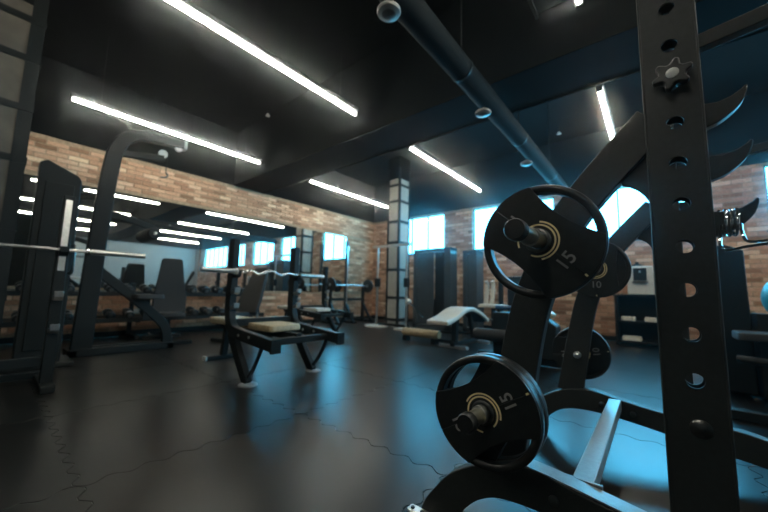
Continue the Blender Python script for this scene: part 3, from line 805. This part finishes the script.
# ================================================================ adjustable benches in front of the rack
def adj_bench(loc, rot, back_deg, label, padmat='vinyl_black', hb=.42, L=.92):
    b_ = thing('adjustable_bench', (0, 0, 0), label, 'bench', 'adjustable benches')
    build('base_rail', G().box(-hb, hb, -.03, .03, .06, .12), 'powder_dark', b_, bevel=.005)
    for x in (-hb, hb):
        build('foot', G().box(x - .035, x + .035, -.28, .28, 0, .06), 'powder_dark', b_, bevel=.006)
    build('post', G().prism(ribbon([(-.10, .10), (.02, .40)], .08), -.03, .03), 'powder_dark', b_, bevel=.005)
    build('seat', G().pad(.05, .42, -.17, .17, .42, .49, .05), padmat, b_)
    build('seat_bracket', G().box(-.06, .38, -.05, .05, .38, .42), 'powder_dark', b_)
    a = math.radians(back_deg)
    g = G()
    prof = [(0.0, .24), (.28, .24), (.58, .19), (L - .04, .155), (L, .13)]
    pl = [(-w_, s_) for s_, w_ in prof] + [(w_, s_) for s_, w_ in prof[::-1]]
    g.prism(pl, 0, .07, 'xy')
    g.v = [Vector((0.03, 0, .47)) + Vector((-math.cos(a), 0, math.sin(a))) * v[1] + Vector((0, 1, 0)) * v[0] + Vector((math.sin(a), 0, math.cos(a))) * (v[2] - .07) for v in g.v]
    build('backrest', g, padmat, b_, bevel=.015)
    e = Vector((0.03, 0, .45)) + Vector((-math.cos(a), 0, math.sin(a))) * .5
    build('support_strut', G().cyl((-hb + .06, 0, .09), e + Vector((-math.sin(a), 0, -math.cos(a))) * .07, .02, n=10), 'steel_painted', b_)
    build('wheel', G().lathe((-hb - .05, -.20, .06), (0, 1, 0), [(0, 0), (.05, 0), (.05, .03), (0, .03)], n=16), 'rubber_black', b_)
    b_.location = loc; b_.rotation_euler = (0, 0, rot)
    return b_
adj_bench((-6.30, 1.98, 0), math.radians(-8), 84, 'black adjustable bench with upright backrest in front of the dumbbells')
adj_bench((-5.70, 3.0, 0), math.radians(290), 66, 'black adjustable bench with leaning backrest behind the tan bench')

# ================================================================ squat stand with barbell near the brick corner
st = thing('power_stand', (-6.9, 6.6, 0), 'slim dark barbell stand with loaded bar at the brick corner', 'rack')
for yy in (6.05, 6.62, 7.35):
    tall = yy == 6.62
    build('post', G().box(-6.94, -6.86, yy - .035, yy + .035, .05, 2.35 if tall else 1.02), 'cabinet_grey' if tall else 'powder_dark', st, bevel=.005)
    build('splayed_leg', G().prism(ribbon([(-6.9, .55), (-6.55, .03)], .06), yy - .03, yy + .03), 'powder_dark', st, bevel=.005)
    build('foot', G().box(-7.2, -6.45, yy - .04, yy + .04, 0, .05), 'powder_dark', st, bevel=.005)
build('cross_bar', G().box(-6.93, -6.87, 6.05, 7.35, .62, .70), 'powder_dark', st, bevel=.005)
hs = build('hole_strip', G().box(-6.859, -6.855, 6.60, 6.64, .5, 2.2), 'steel', st, smooth=0)
pb = thing('loaded_barbell', (-6.8, 6.6, 1.05), 'barbell with a black disc at each end at the brick corner', 'barbell')
build('shaft', G().cyl((-6.80, 5.55, 1.06), (-6.80, 7.85, 1.06), .016, n=12), 'steel', pb)
for yy in (5.92, 7.42):
    build('disc', G().lathe((-6.80, yy, 1.06), (0, 1, 0), [(.02, 0), (.18, 0), (.2, .01), (.2, .05), (.18, .06), (.02, .06)], n=32), 'rubber_black', pb)
    build('disc_hub', G().lathe((-6.80, yy - .01, 1.06), (0, 1, 0), [(.018, 0), (.04, 0), (.04, .08), (.018, .08)], n=20), 'steel', pb)

# ================================================================ FAR: cable column, cabinets, arched bench
fc = thing('pulley_station', (-5.0, 6.45, 0), 'pale steel pulley station with crossbar standing before the pillar', 'weight machine')
for x in (-5.55, -4.62):
    build('column', G().cyl((x, 6.45, .05), (x, 6.45, 2.08), .028, n=14), 'steel', fc)
    build('base_plate', G().box(x - .22, x + .24, 6.25, 6.62, 0, .05), 'pale_plastic', fc, bevel=.008)
    build('carriage', G().box(x - .05, x + .05, 6.39, 6.51, 1.02, 1.24), 'powder_dark', fc, bevel=.006)
build('crossbar', G().box(-5.72, -4.45, 6.42, 6.48, 2.04, 2.10), 'pale_plastic', fc, bevel=.006)
build('base_bar', G().box(-5.55, -4.62, 6.52, 6.60, .05, .11), 'powder_dark', fc, bevel=.005)
build('pull_rod', G().tube(smooth_path([(-4.62, 6.39, .78), (-4.35, 6.1, .74), (-4.05, 5.75, .70), (-3.60, 5.6, .42)], 5), .018, 8), 'chrome', fc)
build('rod_ball', G().lathe((-4.06, 5.75, .64), (0, 0, 1), [(0, 0)] + [(.065 * math.sin(PI * i / 8), .065 - .065 * math.cos(PI * i / 8)) for i in range(1, 8)] + [(0, .13)], n=16), 'pale_plastic', fc)

def stack_cabinet(x0, x1, y0, y1, h, label, vinyl='cabinet_grey'):
    c = thing('stack_cabinet', ((x0 + x1) / 2, (y0 + y1) / 2, 0), label, 'weight machine', 'weight stack cabinets')
    xm = x0 + (x1 - x0) * .5
    build('frame', G().box(x0, x0 + .09, y0, y1, .04, h).box(x1 - .16, x1, y0, y1, .04, h).box(x0, x1, y0, y1, h - .08, h).box(x0, x1, y0, y1, .04, .14), 'cabinet_grey', c, bevel=.01)
    build('shroud_panel', G().box(x0 + .10, xm + .06, y0 + .02, y0 + .04, .16, h - .10), 'cabinet_grey', c, bevel=.004)
    build('shroud_panel', G().box(xm + .08, x1 - .18, y0 + .05, y0 + .07, .16, h - .10), 'powder_black', c, bevel=.004)
    for k in range(12):
        build('stack_plate', G().box(x0 + .12, x1 - .20, y0 + .10, y1 - .04, .16 + k * .05, .205 + k * .05), 'powder_black', c)
    for x in (x0 + .22, x1 - .30):
        build('guide_rod', G().cyl((x, (y0 + y1) / 2 + .03, .12), (x, (y0 + y1) / 2 + .03, h - .06), .012, n=8), 'steel', c)
    build('base', G().box(x0 - .06, x1 + .06, y0 - .10, y1 + .05, 0, .045), 'powder_black', c, bevel=.006)
    return c
stack_cabinet(-4.64, -3.61, 6.76, 7.10, 1.97, 'wide grey weight stack cabinet under the window next to the pillar')
stack_cabinet(-3.42, -3.08, 7.0, 7.40, 1.90, 'narrow grey weight stack cabinet in front of the brick pier')

ab = thing('arched_bench', (-2.6, 5.3, 0), 'low exercise bench with pale arched pad in front of the grey cabinets', 'bench')
cl = smooth_path([(4.45, .44), (4.75, .50), (5.05, .60), (5.30, .635), (5.55, .60), (5.85, .50), (6.05, .40)], 6)
build('pad', G().prism(ribbon(cl, .07), -2.80, -2.42, 'yz'), 'vinyl_cream', ab, bevel=.02)
build('pad_underside', G().prism(ribbon([(y, z - .045) for y, z in cl[2:-2]], .02), -2.76, -2.46, 'yz'), 'powder_black', ab)
build('post', G().prism(ribbon([(5.02, .03), (5.10, .56)], .10), -2.65, -2.57, 'yz'), 'powder_dark', ab, bevel=.006)
build('post', G().prism(ribbon([(5.78, .03), (5.62, .54)], .07), -2.64, -2.58, 'yz'), 'powder_dark', ab, bevel=.006)
build('base_rail', G().box(-2.65, -2.57, 4.95, 5.95, .03, .10), 'powder_dark', ab, bevel=.006)
for y in (5.0, 5.9):
    build('foot', G().box(-2.86, -2.36, y - .04, y + .04, 0, .05), 'steel_painted', ab, bevel=.006)
build('foot_roller', G().lathe((-3.75, 5.16, .16), (1, 0, 0), [(0, 0), (.065, 0), (.075, .02), (.075, .76), (.065, .78), (0, .78)], n=20), 'vinyl_tan', ab)
build('roller_arm', G().box(-3.02, -2.62, 5.13, 5.19, .05, .10), 'powder_dark', ab)
build('roller_stand', G().box(-3.72, -3.64, 5.09, 5.23, 0, .09), 'powder_dark', ab)
build('roller_stand', G().box(-3.10, -3.02, 5.09, 5.23, 0, .09), 'powder_dark', ab)

sb = thing('seated_machine', (-2.7, 6.85, 0), 'seated press machine with pale pads between brick pier and plates', 'weight machine')
build('seat', G().pad(-2.90, -2.36, 6.62, 6.98, .62, .69, .05), 'vinyl_cream', sb)
for x in (-2.88, -2.74):
    build('back_strip', G().prism(ribbon(smooth_path([(6.98, .62), (7.06, .85), (7.10, 1.10), (7.04, 1.18)], 4), .05), x - .04, x + .04, 'yz'), 'vinyl_cream', sb, bevel=.01)
build('frame', G().box(-2.66, -2.58, 6.6, 7.3, .10, .18).box(-2.66, -2.58, 7.18, 7.28, .1, 1.25).box(-2.66, -2.58, 6.75, 6.83, .1, .62), 'powder_dark', sb, bevel=.006)
build('stack_housing', G().box(-2.52, -1.75, 7.35, 7.75, .05, 1.30), 'powder_dark', sb, bevel=.02)
build('foot', G().box(-2.95, -2.25, 6.58, 6.66, 0, .10), 'powder_dark', sb, bevel=.006)
build('foot', G().box(-2.95, -1.8, 7.25, 7.35, 0, .10), 'powder_dark', sb, bevel=.006)
for x in (-2.80, -2.45):
    build('roller_pad', G().lathe((x - .08, 6.56, .38), (1, 0, 0), [(0, 0), (.05, 0), (.055, .01), (.055, .15), (.05, .16), (0, .16)], n=16), 'foam_black', sb)
    build('roller_cap', G().lathe((x - .085, 6.56, .38), (-1, 0, 0), [(.03, 0), (.03, .008), (0, .012)], n=14), 'pale_plastic', sb)
build('roller_axle', G().box(-2.80, -2.40, 6.55, 6.75, .365, .395), 'steel_dark', sb)

# machine with tan curved pad glimpsed between the bent arms
cm = thing('curved_pad_machine', (-1.3, 4.6, 0), 'low dark machine with tan curved pad seen between the bent arms', 'weight machine')
build('base_rail', G().box(-2.0, -.7, 4.55, 4.65, .02, .10), 'powder_dark', cm, bevel=.006)
for x in (-1.95, -.75):
    build('foot', G().box(x - .05, x + .05, 4.3, 4.9, 0, .06), 'powder_dark', cm, bevel=.006)
build('housing', G().prism([(-1.75, .10), (-.95, .10), (-.95, .52), (-1.15, .66), (-1.75, .66)], 4.48, 4.72), 'powder_dark', cm, bevel=.02)
build('curved_pad', G().prism(ribbon(smooth_path([(-1.32, 1.08), (-1.36, .96), (-1.28, .86), (-1.22, .78), (-1.08, .70), (-.98, .64)], 5), .06), 4.42, 4.62), 'vinyl_tan', cm, bevel=.015)
build('pad_post', G().prism(ribbon([(-1.18, .62), (-1.24, .84)], .06), 4.62, 4.68), 'powder_dark', cm)
build('handle', G().cyl((-1.72, 4.55, .72), (-1.35, 4.55, .72), .03, n=14), 'blue_vinyl', cm)
build('handle_post', G().box(-1.70, -1.66, 4.53, 4.57, .64, .72), 'powder_dark', cm)
build('roller', G().lathe((-1.95, 4.36, .36), (1, 0, 0), [(0, 0), (.07, 0), (.08, .02), (.08, .58), (.07, .6), (0, .6)], n=20), 'foam_black', cm)
build('roller_arm', G().box(-1.70, -1.62, 4.36, 4.52, .30, .36), 'powder_dark', cm)

# ================================================================ RIGHT SIDE
sh = thing('shelf_cabinet', (-.25, 8.0, 0), 'low dark open shelf cabinet against the brick wall', 'cabinet')
build('side_panel', G().box(-.62, -.58, 7.80, 8.30, 0, .92), 'powder_dark', sh, bevel=.004)
build('side_panel', G().box(.26, .30, 7.80, 8.30, 0, .92), 'powder_dark', sh, bevel=.004)
build('back_panel', G().box(-.58, .26, 8.27, 8.30, .02, .92), 'powder_black', sh)
for z in (.05, .42, .92):
    s_ = build('shelf', G().box(-.58 if z < .9 else -.64, .26 if z < .9 else .32, 7.80, 8.27 if z < .9 else 8.31, z, z + .035), 'powder_dark', sh, bevel=.003)
for x, z, w_ in ((-.42, .455, .22), (-.06, .455, .22), (-.38, .085, .3)):
    tag(build('folded_towel', G().pad(x - w_ / 2, x + w_ / 2, 7.84, 8.12, z, z + .08, .03), 'vinyl_cream'), {(-.42, .455): 'folded pale towel on the cabinet shelf, toward the plates', (-.06, .455): 'folded pale towel on the cabinet shelf, toward the upright', (-.38, .085): 'folded pale towel on the cabinet floor'}[(x, z)], 'towel', 'folded towels')
wd = thing('water_dispenser', (-.2, 8.0, .955), 'pale boxy dispenser with dark front recess on the low cabinet', 'dispenser')
build('body', G().box(-.40, .0, 7.86, 8.2, .956, 1.50), 'pale_plastic', wd, bevel=.02)
build('recess', G().box(-.30, -.10, 7.845, 7.86, 1.22, 1.46), 'powder_black', wd, bevel=.004)
build('tap', G().cyl((-.20, 7.845, 1.40), (-.20, 7.80, 1.38), .015, n=10), 'steel', wd)
build('drip_tray', G().box(-.32, -.08, 7.80, 7.86, 1.18, 1.21), 'steel_dark', wd)
build('lid', G().lathe((-.24, 8.03, 1.50), (0, 0, 1), [(.09, 0), (.09, .03), (.03, .05), (.03, .09), (0, .09)], n=20), 'powder_black', wd)

rm = thing('tower_machine', (.75, 4.8, 0), 'dark weight tower machine with pale seat behind the perforated upright', 'weight machine')
build('tower', G().prism([(.46, .05), (.68, .05), (.665, 1.37), (.52, 1.44), (.46, 1.40)], 4.5, 4.9), 'powder_black', rm, bevel=.012)
build('side_box', G().box(.70, .80, 4.45, 4.75, .04, .78), 'powder_black', rm, bevel=.008)
build('seat', G().pad(.52, .80, 4.05, 4.40, .56, .63, .05), 'vinyl_black', rm)
build('seat_post', G().box(.74, .82, 4.18, 4.26, .06, .57), 'powder_dark', rm, bevel=.005)
build('base_rail', G().box(.74, .82, 3.7, 4.9, .02, .10), 'powder_dark', rm, bevel=.005)
for y in (3.75, 4.85):
    build('foot', G().box(.40, 1.25, y - .05, y + .05, 0, .07), 'powder_dark', rm, bevel=.005)
build('side_bar', G().tube(smooth_path([(.50, 4.0, .42), (.75, 3.9, .42), (1.1, 3.9, .44), (1.4, 3.95, .44)], 4), .03, 10), 'powder_dark', rm)
build('side_bar_arm', G().box(.75, .81, 3.88, 4.2, .36, .42), 'powder_dark', rm)
build('weight_disc', G().lathe((.95, 3.98, .44), (0, -1, 0), [(.02, 0), (.15, 0), (.16, .01), (.16, .03), (.15, .04), (.02, .04)], n=28), 'rubber_black', rm)

bs = thing('ball_stand', (1.13, 5.2, 0), 'dark tubular stand under the teal ball', 'stand')
for a in (45, 135, 225, 315):
    x, y = 1.13 + .24 * math.cos(math.radians(a)), 5.2 + .24 * math.sin(math.radians(a))
    build('leg', G().cyl((x, y, 0), (x, y, .74), .02, n=10), 'powder_dark', bs)
build('ring', G().lathe((1.13, 5.2, .74), (0, 0, 1), [(.225, -.02), (.255, -.02), (.255, .02), (.225, .02)], n=28, closed=True), 'powder_dark', bs)
ba = thing('exercise_ball', (1.13, 5.2, .70), 'teal exercise ball at the photo edge beside the tower machine', 'ball')
R = .27
build('ball', G().lathe((1.13, 5.2, .655), (0, 0, 1), [(0, 0)] + [(R * math.sin(PI * i / 20), R - R * math.cos(PI * i / 20)) for i in range(1, 20)] + [(0, 2 * R)], n=32), 'teal_rubber', ba, smooth=60)
build('valve', G().cyl((1.13, 5.2, .655 + 2 * R - .003), (1.13, 5.2, .655 + 2 * R + .004), .012, n=10), 'white_plastic', ba)

# ================================================================ HAZE (scattering volume added for bloom around lamps and windows)
hz = build('haze', G().box(XL + .05, XR - .05, YB + .05, YF - .05, .005, ZC - .02), 'underlay', smooth=0)
tag(hz, 'thin haze added to the room for bloom around lamps and windows', 'haze', kind='stuff')
m = bpy.data.materials.new('haze'); m.use_nodes = True; nt = m.node_tree
nt.nodes.remove(nt.nodes['Principled BSDF'])
vs_ = nt.nodes.new('ShaderNodeVolumeScatter'); vs_.inputs['Density'].default_value = 0.009; vs_.inputs['Anisotropy'].default_value = 0.97
vs_.inputs['Color'].default_value = (0.9, 0.95, 1.0, 1)
nt.links.new(vs_.outputs[0], nt.nodes['Material Output'].inputs['Volume'])
hz.data.materials[0] = m
